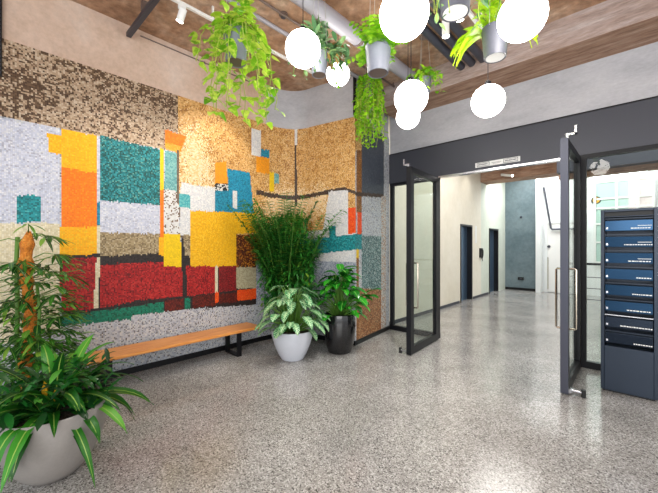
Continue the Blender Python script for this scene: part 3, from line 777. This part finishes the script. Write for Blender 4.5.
# ------------------------------------------------------------------ ceiling services
def run(name, x, z, ya, yb, rad, mat, label, cat, group=None, n=14):
    m = MB(); m.tube([(0,ya,0),(0,yb,0)], rad, n)
    o = empty(name, (x,0,z)); tag(o, label, cat, group)
    m.build('tube', mat, o, True)
    y = ya+.6
    while y < yb-.2:
        MB().tube([(0,y-.02,0),(0,y+.02,0)], rad*1.08+.002, n).build('clamp', M['conduit'], o, True)
        MB().box((-.006,y-.006,rad), (.006,y+.006,CZ-z)).build('hanger_rod', M['conduit'], o)
        y += 1.5
    return o
run('ventilation_duct', -2.42, 3.94, -.5, 4.6, .085, M['duct'], 'wide pale grey round duct under the ceiling behind the white globes', 'duct')
run('conduit', -3.10, 4.04, -.5, 4.9, .025, M['duct'], 'slim grey pipe under the ceiling just right of the track rail', 'pipe')
run('conduit', -2.885, 4.06, -.5, 4.9, .014, M['conduit'], 'thin brown conduit on the ceiling between grey pipe and wide duct', 'pipe')
for k, (x, lab) in enumerate(((-1.80,'dark grey ceiling pipe nearest the wide pale duct'), (-1.66,'dark grey ceiling pipe, middle one of the three'), (-1.52,'dark grey ceiling pipe farthest from the wide duct'))):
    run('ceiling_pipe', x, 3.97, -.5, 4.60, .05, M['pipe'], lab, 'pipe')
o = tag(empty('conduit', (-4.40,1.265,3.985)), 'dark square bar running across the ceiling from the mosaic wall', 'pipe')
MB().box((0,-.025,-.025), (.92,.025,.025)).build('tube', M['pipe'], o)
MB().box((.5,-.03,.025), (.54,.03,.135)).build('clamp', M['conduit'], o)
o = tag(empty('conduit', (-4.424,0,4.05)), 'thin light conduit along the top of the left wall', 'pipe')
MB().tube([(0,1.4,0),(0,3.2,0)], .008, 8).build('tube', M['conduit'], o, True)
MB().box((-.008,2.2,-.012), (.008,2.22,.012)).build('clamp', M['conduit'], o)
o = tag(empty('smoke_detector', (-2.94,2.40,CZ)), 'round smoke detector on the ceiling left of the first globe', 'smoke detector')
MB().lathe([(.05,0),(.05,-.02),(.03,-.035),(.0,-.035)], 20).build('body', M['conduit'], o, True)
MB().lathe([(.028,-.036),(.028,-.045),(.0,-.045)], 20).build('sensor', M['pipe'], o, True)
# track light
def spot_head(parent, p, d, mat=M['white'], L=.13, rr=.036):
    p = Vector(p); d = Vector(d).normalized()
    b = MB(); b.tube([p-d*L*.5, p-d*L*.45, p+d*L*.5], [rr*.7, rr, rr], 18); o = b.build('spot_head', mat, parent, True)
    MB().tube([p+d*L*.5, p+d*(L*.5+.004)], rr*.85, 18).build('lens', M['lens'], o)
    return o
o = tag(empty('track_light', (-3.41,0,3.97)), 'white ceiling track rail with a white spotlight over the mural', 'track light')
MB().box((-.018,-.3,-.015), (.018,3.3,.015)).build('rail', M['white'], o, bevel=.003)
for y in (.4,1.8,3.0): MB().box((-.008,y-.01,.015), (.008,y+.01,CZ-3.97)).build('hanger_rod', M['white'], o)
m = MB(); m.box((-.015,1.43,-.06), (.015,1.50,-.015)); m.build('adapter', M['white'], o)
spot_head(o, (-.01,1.465,-.11), (-.35,-.15,-.9))
m = MB(); m.box((-.015,2.38,-.06), (.015,2.45,-.015)); m.build('adapter', M['white'], o)
spot_head(o, (-.02,2.42,-.10), (-.9,.1,-.45))
o = tag(empty('track_light', (-1.30,0,3.93)), 'white ceiling spotlights hanging beside the dark pipes', 'track light')
MB().box((-.018,1.2,-.015), (.018,4.3,.015)).build('rail', M['white'], o, bevel=.003)
for y in (1.6,3.9): MB().box((-.008,y-.01,.015), (.008,y+.01,CZ-3.93)).build('hanger_rod', M['white'], o)
MB().tube([(0,3.24,-.015),(-.10,3.24,-.16)], .01, 8).build('adapter', M['white'], o)
spot_head(o, (-.13,3.25,-.24), (0,.05,-1), L=.16)
MB().tube([(0,2.98,-.015),(.10,2.98,-.26)], .01, 8).build('adapter', M['white'], o)
spot_head(o, (.12,2.98,-.33), (-.05,.1,-1), L=.14)
# black slatted grille high on the left wall
o = tag(empty('wall_grille', (-4.41,.06,3.62)), 'black slatted vent grille high on the left wall above the mural', 'grille')
m = MB(); m.box((.0,-.30,-.52), (.02,.14,.49)); m.build('backing', M['black'], o)
for k in range(26): MB().box((.02,-.29,-.50+k*.038), (.045,.13,-.485+k*.038)).build('slat', M['pipe'], o)

# ------------------------------------------------------------------ globe lamps
def globe(loc, rad, label):
    o = tag(empty('pendant_lamp', loc), label, 'pendant lamp', 'white glass globe pendants')
    prof = [(rad*math.sin(PI*i/20) if 0 < i < 20 else 0, -rad*math.cos(PI*i/20)) for i in range(21)]
    MB().lathe(prof, 36).build('globe', M['globe'], o, 'all')
    MB().lathe([(.028,rad-.01),(.028,rad+.03),(.012,rad+.045)], 16).build('cap', M['blacksteel'], o, True)
    MB().tube([(0,0,rad+.04),(0,0,CZ-loc[2]-.03)], .0035, 6).build('cord', M['cord'], o)
    MB().lathe([(.05,CZ-loc[2]-.03),(.05,CZ-loc[2])], 18).build('ceiling_rose', M['blacksteel'], o, True)
    l = bpy.data.lights.new('lamp', 'POINT'); l.energy = 14; l.shadow_soft_size = rad; l.color = (1,.96,.9)
    return o
globe((-2.106,1.933,3.185), .15, 'lit white globe pendant hanging just right of the big trailing pothos')
globe((-2.583,2.924,3.514), .135, 'off-centre small globe pendant with a plant tendril hanging over it')
globe((-1.01,1.725,2.857), .142, 'largest lit globe pendant with leaf sprigs across its upper edge')
globe((-1.482,2.651,2.812), .145, 'upper lit globe of the overlapping pair, plant leaves showing above it')
globe((-1.985,3.481,3.012), .135, 'lower lit globe of the overlapping pair, half hidden behind the other')
globe((-1.035,3.274,2.85), .145, 'lone lit globe pendant hanging in front of the grey concrete band')
globe((-.558,2.42,2.977), .145, 'rightmost lit globe pendant, beside the dark grey hanging pot')

# ------------------------------------------------------------------ plants
def rand_dir(g, lo=-1., hi=1.):
    a = g.uniform(0, 2*PI); z = g.uniform(lo, hi); q = math.sqrt(max(0, 1-z*z))
    return Vector((q*math.cos(a), q*math.sin(a), z))
def pot_lathe(rt, rb, h, wall=.02, bulge=0., lip=.0):
    pr = []
    for i in range(11):
        t = i/10
        pr.append((rb+(rt-rb)*t+bulge*math.sin(PI*t)*1., h*t))
    pr += [(rt-wall*.3, h+.004), (rt-wall, h), (rt-wall-.01, h*.84), (0, h*.84)]
    return [(max(0, rb-.03), 0)]+pr
def soil(parent, r, z): MB().lathe([(r,z-.02),(r*.98,z+.004),(r*.5,z+.015),(0,z+.02)], 24).build('soil', M['soil'], parent, 'all')

# bowl planter with strap-leaved fern
def bowl_fern():
    g = random.Random(11)
    o = tag(empty('fern_planter', (-2.85,.375,0)), 'big round grey bowl planter of strap-leaved fern in the left foreground', 'potted plant')
    MB().lathe([(.10,0),(.13,.005),(.175,.05),(.225,.13),(.262,.22),(.285,.32),(.292,.40),(.292,.425),(.285,.432),(.272,.425),(.262,.38),(0,.38)], 48).build('pot', M['pot_grey'], o, True)
    soil(o, .262, .39); o.scale = (1.05,1.05,1.05)
    fr = MB()
    for k in range(70):
        a = g.uniform(0, 2*PI); el = g.uniform(.3, 1.35)
        d = Vector((math.cos(a)*math.cos(el), math.sin(a)*math.cos(el), math.sin(el)))
        L = g.uniform(.36,.62); b = V(math.cos(a)*.07*g.random(), math.sin(a)*.07*g.random(), .385)
        fr.leaf(b, d, (0,0,1), L, g.uniform(.05,.085), p_strap, 10, g.uniform(1.3,2.2), .28, g.random(), g.uniform(-.5,.5), .05)
    # low outer leaves draping over the rim, and one reaching down the front
    for k in range(12):
        a = g.uniform(0, 2*PI)
        d = Vector((math.cos(a), math.sin(a), .6)).normalized()
        fr.leaf((math.cos(a)*.14, math.sin(a)*.14, .40), d, (0,0,1), g.uniform(.3,.46), g.uniform(.05,.07), p_strap, 9, 2.3, .25, g.random()*.8, 0, .06)
    fr.leaf((.18,-.16,.42), (.66,-.62,.55), (0,0,1), .34, .07, p_strap, 9, 3.2, .2, .8, 0, .05)
    fr.build('fronds', M['lf_fern'], o, 'all')
    dk = MB()
    for k in range(420):
        a = g.uniform(0, 2*PI); q = .30*math.sqrt(g.random())
        p = V(math.cos(a)*q, math.sin(a)*q, .42+g.uniform(0,.24))
        d = rand_dir(g, -.1, .9); dk.leaf(p, d, (0,0,1), g.uniform(.07,.15), g.uniform(.02,.045), p_lance, 4, .8, .2, g.random())
    dk.build('undergrowth_leaves', M['lf_dark'], o, 'all')
    fl = MB()
    for (x, y, z) in ((.02,-.04,.56),(.05,-.01,.53),(.08,-.05,.56),(.10,.0,.52),(.0,.02,.58)):
        fl.leaf((x,y,z-.05), (.25,-.1,1), (1,0,0), .10, .028, p_lance, 5, .3, .3, .5)
    fl.build('bracts', M['flower'], o, 'all')
bowl_fern()

# moss pole climber behind it
def pole_plant():
    g = random.Random(5)
    bx, by = -3.80, .33
    o = tag(empty('moss_pole_plant', (bx,by,0)), 'climbing houseplant on an orange coir pole at the far left, behind the bowl planter', 'potted plant')
    MB().lathe(pot_lathe(.17,.12,.32,.02), 32).build('pot', M['pot_dark'], o, True)
    soil(o, .145, .28)
    m = MB(); n = 26; pts = []; rr = []
    for i in range(n):
        t = i/(n-1); z = .27+t*1.36
        pts.append((.02*math.sin(z*5)+.03*(1-t), .015*math.cos(z*7), z)); rr.append((.046+.010*math.sin(z*38)+g.uniform(-.005,.005))*(1 if t < .93 else 1-(t-.93)*9))
    m.tube(pts, rr, 14); m.build('moss_pole', M['moss'], o, 'all')
    st = MB()
    st.tube([(.0,-.05,.28),(-.03,-.07,.6),(-.045,-.06,1.0),(-.03,-.07,1.35),(-.05,-.06,1.58)], .016, 8)
    st.tube([(.05,.05,.28),(.07,.05,.6),(.06,.07,.95),(.06,.05,1.2)], .012, 8)
    lf = MB()
    for k in range(64):
        z = g.uniform(.45,1.62); a = g.uniform(0, 2*PI)
        p = V(.04*math.cos(a), .04*math.sin(a), z)
        el = g.uniform(.1,.9)
        d = Vector((math.cos(a)*math.cos(el), math.sin(a)*math.cos(el), math.sin(el)))
        L = g.uniform(.10,.26)*(1.1 if z > 1.4 else 1); e = p+d*L+V(0,0,-.03)
        st.tube([p, p+d*L*.5+V(0,0,.01), e], [.005,.004,.003], 5)
        n_ = g.randint(4,7)
        for q in range(n_):
            b = a+(q-(n_-1)/2)*.5
            dd = Vector((math.cos(b), math.sin(b), g.uniform(-.35,.25)))
            lf.leaf(e, dd, (0,0,1), g.uniform(.13,.24), g.uniform(.022,.036), p_lance, 5, .7, .25, g.random(), g.uniform(-.4,.4))
    for k in range(400):
        z = .5+.85*g.random()**1.2; a = g.uniform(0, 2*PI); q = g.uniform(.07,.30)
        c = V(math.cos(a)*q+.02, math.sin(a)*q+.08, z)
        lf.leaf(c, Vector((math.cos(a), math.sin(a), g.uniform(-.2,.6))), (0,0,1), g.uniform(.07,.13), g.uniform(.03,.05), p_lance, 4, .8, .2, g.random())
        if k % 3 == 0: st.tube([(.02*math.cos(a),.02*math.sin(a),z-.08), c], [.004,.003], 5)
    lf.build('leaves', M['lf_pole'], o, 'all'); st.build('stems', M['stem'], o, 'all')
pole_plant()

# pale pot with silver variegated leaves
def vari():
    g = random.Random(21)
    o = tag(empty('variegated_plant', (-3.41,2.94,0)), 'pale grey tapered pot with broad silver-green variegated leaves at the bench end', 'potted plant')
    MB().lathe([(.12,0),(.145,.006),(.19,.08),(.24,.2),(.275,.32),(.285,.39),(.275,.396),(.262,.39),(.25,.34),(0,.34)], 40).build('pot', M['pot_white'], o, True)
    soil(o, .25, .35)
    lf = MB(); st = MB()
    for k in range(96):
        a = g.uniform(0, 2*PI); t = g.random()
        q = .10+.24*t; z = .50+.42*(1-t**1.4)+g.uniform(-.04,.08)
        if k < 30: q = g.uniform(.22,.34); z = g.uniform(.42,.60)
        e = V(math.cos(a)*q, math.sin(a)*q, z)
        st.tube([(math.cos(a)*.04, math.sin(a)*.04, .35), (math.cos(a)*q*.6, math.sin(a)*q*.6, z*.8+.06), e], [.007,.006,.004], 6)
        b = a+g.uniform(-.4,.4)
        d = Vector((math.cos(b), math.sin(b), g.uniform(-.25,.45)))
        lf.leaf(e, d, (0,0,1), g.uniform(.17,.25), g.uniform(.09,.125), p_oval, 7, g.uniform(.9,1.6), .18, g.random(), g.uniform(-.3,.3), .01)
    lf.build('leaves', M['lf_vari'], o, 'all'); st.build('stems', M['stem'], o, 'all')
vari()

# tall black pot with glossy leaves
def glossy():
    g = random.Random(31)
    o = tag(empty('glossy_plant', (-3.15,3.60,0)), 'tall glossy black pot of bright green broad leaves by the pillar', 'potted plant')
    MB().lathe([(.15,0),(.165,.005),(.20,.12),(.225,.3),(.228,.44),(.215,.545),(.205,.55),(.195,.54),(.19,.48),(0,.48)], 40).build('pot', M['pot_black'], o, True)
    soil(o, .19, .49)
    lf = MB(); st = MB()
    for k in range(120):
        a = g.uniform(0, 2*PI); t = g.random()
        q = .06+.27*t; z = .58+.54*(1-t)+g.uniform(-.06,.08)
        if math.sin(a) > .3: q *= .6
        if k < 9: a = g.uniform(-.3,.5); q = g.uniform(.28,.42); z = g.uniform(.68,.92)
        e = V(math.cos(a)*q, math.sin(a)*q, z)
        st.tube([(math.cos(a)*.05, math.sin(a)*.05, .49), (math.cos(a)*q*.5, math.sin(a)*q*.5, z*.75+.1), e], [.008,.006,.004], 6)
        b = a+g.uniform(-.5,.5)
        d = Vector((math.cos(b), math.sin(b), g.uniform(-.1,.9)))
        if math.sin(a) > .3: d.y *= .3
        lf.leaf(e, d, (0,0,1), g.uniform(.17,.26), g.uniform(.09,.13), p_oval, 7, g.uniform(.6,1.3), .25, g.random(), g.uniform(-.4,.4), .01)
    lf.build('leaves', M['lf_gloss'], o, 'all'); st.build('stems', M['stem'], o, 'all')
glossy()

# areca palm in the corner
def palm():
    g = random.Random(41)
    cx, cy = -3.93, 3.30
    o = tag(empty('areca_palm', (cx,cy,0)), 'tall bushy palm filling the curved corner behind the two floor pots', 'potted plant')
    MB().lathe(pot_lathe(.19,.15,.42,.02), 32).build('pot', M['pot_dark'], o, True)
    soil(o, .165, .37)
    lf = MB(); st = MB()
    def keep(p):
        # stay on the room side of the curved wall
        X = max(p.x+cx, -4.33); Y = p.y+cy
        lim = 3.72 if X > -3.95 else 3.72-1.1*(-3.95-X)
        return V(X-cx, min(Y, lim)-cy, p.z)
    for k in range(80):
        a = g.uniform(0, 2*PI) if k % 3 else g.uniform(-2.2,-.6)+(.4 if k % 2 else 0)
        el = g.uniform(1.18,1.54); zt = g.uniform(.55,1.0)
        tot = g.uniform(.9,1.95); base = V(math.cos(a)*.07, math.sin(a)*.07, .38)
        dd = Vector((math.cos(a)*math.cos(el), math.sin(a)*math.cos(el), math.sin(el)))
        n = 15; pts = [base]; p = base.copy(); r1 = g.random()
        for i in range(n):
            if i > n*.55: dd = (dd+Vector((math.cos(a)*.045, math.sin(a)*.03, -.07-.05*r1))).normalized()
            p = keep(p+dd*(tot/n)); pts.append(p.copy())
        st.tube(pts, [.008-.005*i/len(pts) for i in range(len(pts))], 5)
        r0 = g.random()*.7+(.25 if tot > 1.5 else 0)
        for i in range(5, len(pts)):
            ax = (pts[i]-pts[i-1])
            if ax.length < .01: continue
            ax.normalize(); sd = ax.cross(Vector((0,0,1)))
            if sd.length < .25: sd = Vector((-math.sin(a), math.cos(a), 0))
            sd.normalize(); tt = (i-5)/(len(pts)-5)
            for off in (0,.34,.67):
              q0 = pts[i-1]+(pts[i]-pts[i-1])*off
              for sg in (-1,1):
                dl = (sd*sg*.9+ax*.5+V(g.uniform(-.2,.2),g.uniform(-.2,.2),.10)).normalized()
                ll = (.11+.12*math.sin(PI*min(1, tt*.8+.2)))*g.uniform(.8,1.15)
                e = q0+dl*ll
                if (keep(e)-e).length > .03: ll *= .3
                lf.leaf(q0, dl, (0,0,1), ll, g.uniform(.024,.038), p_lance, 3, g.uniform(.4,1.0), .3, min(1, r0*.85+g.random()*.25))
    for k in range(2000):
        d = rand_dir(g, -.9, 1); q = g.random()**.4
        th = g.uniform(0, 2*PI); zz = g.random(); c = V(.03+math.cos(th)*.44*q*(1-.35*zz**3), -.03+math.sin(th)*.38*q*(1-.35*zz**3), .62+1.30*zz)
        c2 = keep(c); dl = (d*.6+rand_dir(g)*.6+V(0,0,.25)).normalized(); L = g.uniform(.09,.17)
        if (keep(c2+dl*L)-(c2+dl*L)).length > .03: continue
        lf.leaf(c2, dl, (0,0,1), L, g.uniform(.024,.042), p_lance, 3, .7, .3, g.random()**.8)
    lf.build('fronds', M['lf_palm'], o, 'all'); st.build('stems', M['stem'], o, 'all')
palm()

# hanging planters
def hang_root(loc, label, pot_r=.095, pot_h=.2, mat='pot_zinc', wires=3, top=None, rb=.8):
    o = tag(empty('hanging_planter', loc), label, 'hanging plant', 'potted plants hanging from the ceiling')
    h = pot_h
    MB().lathe([(pot_r*rb-.012,-h/2+.004),(pot_r*rb,-h/2),(pot_r*(rb+1)/2,0),(pot_r,h/2),(pot_r-.004,h/2+.004),(pot_r-.012,h/2),(pot_r-.014,h/2-.03),(0,h/2-.03)], 32).build('pot', M[mat], o, True)
    MB().lathe([(0,-h/2+.001),(pot_r*rb-.012,-h/2+.001),(pot_r*rb-.012,-h/2+.006),(0,-h/2+.006)], 28).build('drip_tray', M['conduit' if mat != 'pot_dark' else 'white'], o)
    MB().lathe([(pot_r-.016,h/2-.03),(pot_r*.5,h/2-.018),(0,h/2-.014)], 20).build('soil', M['soil'], o, 'all')
    zt = CZ-loc[2]; w = MB()
    for k in range(wires):
        a = 2*PI*k/wires+.4
        w.tube([(pot_r*math.cos(a)*.98, pot_r*math.sin(a)*.98, h/2-.01), (pot_r*.55*math.cos(a), pot_r*.55*math.sin(a), zt)], .0025, 5)
    w.build('wires', M['wire'], o)
    MB().lathe([(pot_r*.6,zt-.012),(pot_r*.6,zt)], 16).build('ceiling_hook', M['conduit'], o)
    return o
def vines(o, g, n, z0, spread, lo, hi, leafL, leafW, prof, mat, r0=.08, stem='stem', step=.055, dirs=None, up=.06, droop=.9, fmat=None):
    lf = MB(); st = MB()
    for k in range(n):
        a = dirs(g) if dirs else g.uniform(0, 2*PI)
        L = g.uniform(lo, hi); s = g.uniform(.3,1)*spread
        pts = [V(math.cos(a)*r0*.5, math.sin(a)*r0*.5, z0), V(math.cos(a)*(r0+.01), math.sin(a)*(r0+.01), z0+up)]
        m = max(3, int(L/step)); x, y = pts[-1].x, pts[-1].y
        for i in range(m):
            t = (i+1)/m
            q = r0+.01+s*(1-(1-t)**2)
            pts.append(V(math.cos(a)*q+g.uniform(-.012,.012), math.sin(a)*q+g.uniform(-.012,.012), z0+up-L*t**1.25+up*.5*math.sin(PI*t)))
        st.tube(pts, .0028, 5)
        for i in range(1, len(pts)):
            for q in range(1 if g.random() < .65 else 2):
                b = g.uniform(0, 2*PI)
                d = Vector((math.cos(b), math.sin(b), g.uniform(-.6,.35)))
                sc = g.uniform(.7,1.15)
                lf.leaf(pts[i]+d*.02, d, (0,0,1), leafL*sc, leafW*sc, prof, 5, droop, .15, g.random(), g.uniform(-.4,.4))
    return lf, st
def tuft(lf, g, n, c, rad, zr, L, W, prof, lo=.1, hi=1., droop=.8, seg=5):
    for k in range(n):
        d = rand_dir(g, lo, hi); p = Vector(c)+V(g.uniform(-1,1)*rad, g.uniform(-1,1)*rad, g.uniform(0,zr))
        s = g.uniform(.7,1.15)
        lf.leaf(p, d, (0,0,1), L*s, W*s, prof, seg, droop, .2, g.random(), g.uniform(-.4,.4))

g = random.Random(51)
o = hang_root((-2.037,1.245,2.87), 'trailing pothos with yellow-green heart leaves in a grey hanging pot, left above the mural', .085, .21, 'pot_zinc', 2)
lf, st = vines(o, g, 17, .10, .18, .15, .62, .078, .07, p_heart, None)
l2, s2 = vines(o, g, 5, .10, .16, .6, .72, .07, .062, p_heart, None, dirs=lambda q: q.uniform(-1.2,.6))
b = len(lf.v); lf.v += l2.v; lf.f += [tuple(i+b for i in q) for q in l2.f]; lf.uv += l2.uv; lf.r += l2.r
b = len(st.v); st.v += s2.v; st.f += [tuple(i+b for i in q) for q in s2.f]; st.uv += s2.uv; st.r += s2.r
tuft(lf, g, 34, (0,0,.12), .07, .20, .078, .068, p_heart, -.2, 1)
lf.build('leaves', M['lf_pothos'], o, 'all'); st.build('vines', M['stem_y'], o, 'all')

g = random.Random(52)
o = hang_root((-2.252,2.275,3.24), 'grey hanging pot of mixed sage leaves right of the first globe', .085, .20, 'pot_zinc')
lf = MB(); tuft(lf, g, 150, (-.05,-.02,.12), .12, .24, .12, .045, p_lance, -.3, 1)
tuft(lf, g, 70, (.13,.12,.04), .10, .16, .11, .045, p_lance, -.5, .8)
l2, st = vines(o, g, 9, .10, .16, .15, .30, .06, .035, p_oval, None)
b = len(lf.v); lf.v += l2.v; lf.f += [tuple(i+b for i in q) for q in l2.f]; lf.uv += l2.uv; lf.r += l2.r
lf.build('leaves', M['lf_sage'], o, 'all'); st.build('vines', M['stem'], o, 'all')
tl = MB(); ts = MB()
tp = [V(.04,.06,.09), V(.08,.13,.14), V(.09,.155,.08), V(.088,.16,-.02), V(.092,.158,-.11), V(.10,.16,-.20)]
ts.tube(tp, .003, 5)
for i in range(1, 6):
    for q in range(5):
        p_ = tp[i-1].lerp(tp[i], q/5); d_ = rand_dir(g, -.9, .2); tl.leaf(p_, d_, (0,0,1), g.uniform(.03,.05), .022, p_oval, 4, .6, .2, g.random())
tl.build('tendril_leaves', M['lf_vine'], o, 'all'); ts.build('tendril', M['stem'], o, 'all')
rl = MB(); tuft(rl, g, 16, (.10,.10,.05), .10, .1, .09, .035, p_lance, -.6, .8); rl.build('rusty_leaves', M['lf_rust'], o, 'all')

g = random.Random(53)
o = hang_root((-1.437,2.079,2.895), 'silver grey hanging pot with upright bright green fern left of the largest globe', .098, .20, 'pot_zinc', rb=.78)
lf = MB()
for k in range(64):
    d = rand_dir(g, .05, 1); p0 = V(g.uniform(-.05,.05), g.uniform(-.05,.05), .09)
    L = g.uniform(.10,.27); pts = [p0+d*L*t+V(0,0,-.06*t*t) for t in (0,.17,.33,.5,.67,.83,1)]
    for i in range(1, 7):
        sd = d.cross(V(0,0,1)).normalized() if abs(d.z) < .98 else V(1,0,0)
        for sg in (-1,1):
            lf.leaf(pts[i], sd*sg+d*.4, (0,0,1), .06*(1.15-i*.1), .03, p_oval, 4, .6, .2, g.random())
lf.build('leaves', M['lf_vine'], o, 'all')
s_ = MB()
for k in range(10):
    d = rand_dir(g, .3, 1); s_.tube([(0,0,.08), d*.16+V(0,0,.08)], .003, 5)
s_.build('stems', M['stem_y'], o, 'all')

g = random.Random(54)
o = hang_root((-.893,2.175,3.135), 'grey hanging pot at the top edge between the two biggest globes', .105, .20, 'pot_dark', rb=.85)
lf, st = vines(o, g, 10, .10, .09, .1, .36, .06, .028, p_lance, None)
tuft(lf, g, 50, (0,0,.10), .08, .14, .10, .04, p_lance, -.2, 1)
lf.build('leaves', M['lf_sage'], o, 'all'); st.build('vines', M['stem_y'], o, 'all')

g = random.Random(55)
o = hang_root((-.796,2.676,3.02), 'dark grey hanging pot with lime antler-shaped fronds below the rightmost globe', .095, .22, 'pot_dark')
lf = MB()
tuft(lf, g, 60, (-.04,0,.12), .08, .20, .13, .05, p_lance, -.1, 1)
for (x, y, dx, dy) in ((-.10,-.05,-.5,-.5),(-.12,-.02,-.7,-.5),(-.09,.04,-.9,-.2),(-.11,.02,-.6,-.2),(.10,.05,.7,.2),(.11,.02,.8,.5)):
    for q in range(3):
        lf.leaf((x*.8,y*.8,.10), (dx+g.uniform(-.25,.25), dy+g.uniform(-.25,.25), .5), (0,0,1), g.uniform(.24,.34), g.uniform(.05,.085), p_strap, 8, 2.6, .1, g.uniform(.5,1), g.uniform(-.6,.6), .06)
lf.build('leaves', M['lf_lime'], o, 'all')
s_ = MB()
for k in range(12):
    d = rand_dir(g, .3, 1); s_.tube([(0,0,.08), d*.22+V(0,0,.08)], .004, 5)
s_.build('stems', M['stem'], o, 'all')

g = random.Random(56)
o = hang_root((-1.98,3.86,3.50), 'hanging plant mostly hidden behind the pair of overlapping globes', .09, .18, 'pot_zinc')
lf, st = vines(o, g, 16, .09, .16, .08, .24, .065, .05, p_oval, None)
tuft(lf, g, 50, (0,0,.09), .12, .10, .075, .05, p_oval, -.1, 1)
lf.build('leaves', M['lf_vine'], o, 'all'); st.build('vines', M['stem_y'], o, 'all')

g = random.Random(57)
o = hang_root((-2.77,3.80,3.70), 'dense curtain of bright green vine hanging before the dark pillar', .10, .18, 'pot_dark')
lf, st = vines(o, g, 60, .09, .11, .45, .92, .062, .042, p_oval, None, step=.045)
tuft(lf, g, 60, (0,0,.06), .11, .10, .065, .045, p_oval, -.3, 1)
lf.build('leaves', M['lf_vine'], o, 'all'); st.build('vines', M['stem_y'], o, 'all')

g = random.Random(58)
o = hang_root((-.842,1.43,3.05), 'small hanging plant at the top edge with sprigs falling across the largest globe', .08, .16, 'pot_zinc')
lf, st = vines(o, g, 9, .07, .02, .20, .34, .040, .022, p_oval, None, step=.035)
tuft(lf, g, 20, (0,0,.07), .06, .08, .05, .03, p_oval, -.1, 1)
lf.build('leaves', M['lf_vine'], o, 'all'); st.build('vines', M['stem_y'], o, 'all')

# tendril falling over the small globe
g = random.Random(59)

# ------------------------------------------------------------------ light
def area(name, loc, rot, size, e, c=(1,1,1), sy=None, spread=None):
    l = bpy.data.lights.new(name, 'AREA'); l.energy = e; l.size = size; l.color = c
    if sy: l.shape = 'RECTANGLE'; l.size_y = sy
    if spread: l.spread = spread
    o = bpy.data.objects.new(name, l); col.objects.link(o); o.location = loc; o.rotation_euler = rot
    return o
def spot(name, loc, to, e, ang=70, c=(1,1,1), blend=.6, sz=.05):
    l = bpy.data.lights.new(name, 'SPOT'); l.energy = e; l.spot_size = R(ang); l.spot_blend = blend; l.color = c; l.shadow_soft_size = sz
    o = bpy.data.objects.new(name, l); col.objects.link(o); o.location = loc
    o.rotation_euler = (Vector(to)-Vector(loc)).to_track_quat('-Z', 'Y').to_euler()
    return o
# added soft fill from behind the camera, an unseen source
area('rear_fill_light', (1.6,-1.9,2.0), (R(-90),0,R(-180+30)), 5.0, 170, (1,.99,.97), 3.2)
# track spots
spot('track_spot', (-3.46,1.44,3.78), (-4.0,1.0,.6), 60, 95, (1,.93,.84))
spot('track_spot', (-3.5,2.43,3.82), (-4.38,2.25,2.0), 60, 80, (1,.92,.80))
spot('track_spot', (-1.43,3.26,3.55), (-1.5,3.5,0), 130, 95, (1,.98,.95))
spot('track_spot', (-1.18,3.0,3.50), (-1.0,2.6,0), 130, 95, (1,.98,.95))
# ceiling downlights of the corridor and the back hall
area('corridor_light', (-2.2,7.2,4.0), (0,0,0), 1.2, 82, (1,.97,.92), 3.0)
area('corridor_light', (-2.4,11.6,4.0), (0,0,0), 1.0, 70, (.95,1,1), 1.6)
area('hall_light', (.4,7.0,4.0), (0,0,0), 2.2, 48, (.97,1,1), 3.0)
area('hall_light', (-.6,12.0,3.9), (0,0,0), 2.4, 62, (.95,1,1), 1.2)
for y in (9.3,10.6,11.0): spot('wall_washer', (CX+.45,y,4.0), (CX,y,1.6), 26, 60, (1,.93,.8))

w = bpy.data.worlds.new('daylight'); bpy.context.scene.world = w; w.use_nodes = True
w.node_tree.nodes['Background'].inputs[0].default_value = (.93,.96,1,1)
w.node_tree.nodes['Background'].inputs[1].default_value = 1.0

# ------------------------------------------------------------------ camera
cam = bpy.data.cameras.new('camera'); co = bpy.data.objects.new('camera', cam); col.objects.link(co)
cam.sensor_width = 36; cam.sensor_fit = 'HORIZONTAL'; cam.lens = 36*334/658; cam.clip_start = .05
co.location = (0,0,1.5); co.rotation_euler = (R(90),0,R(43))
bpy.context.scene.camera = co
vs = bpy.context.scene.view_settings
vs.view_transform = 'Standard'; vs.look = 'None'; vs.gamma = 1; vs.use_curve_mapping = False; vs.exposure = .35
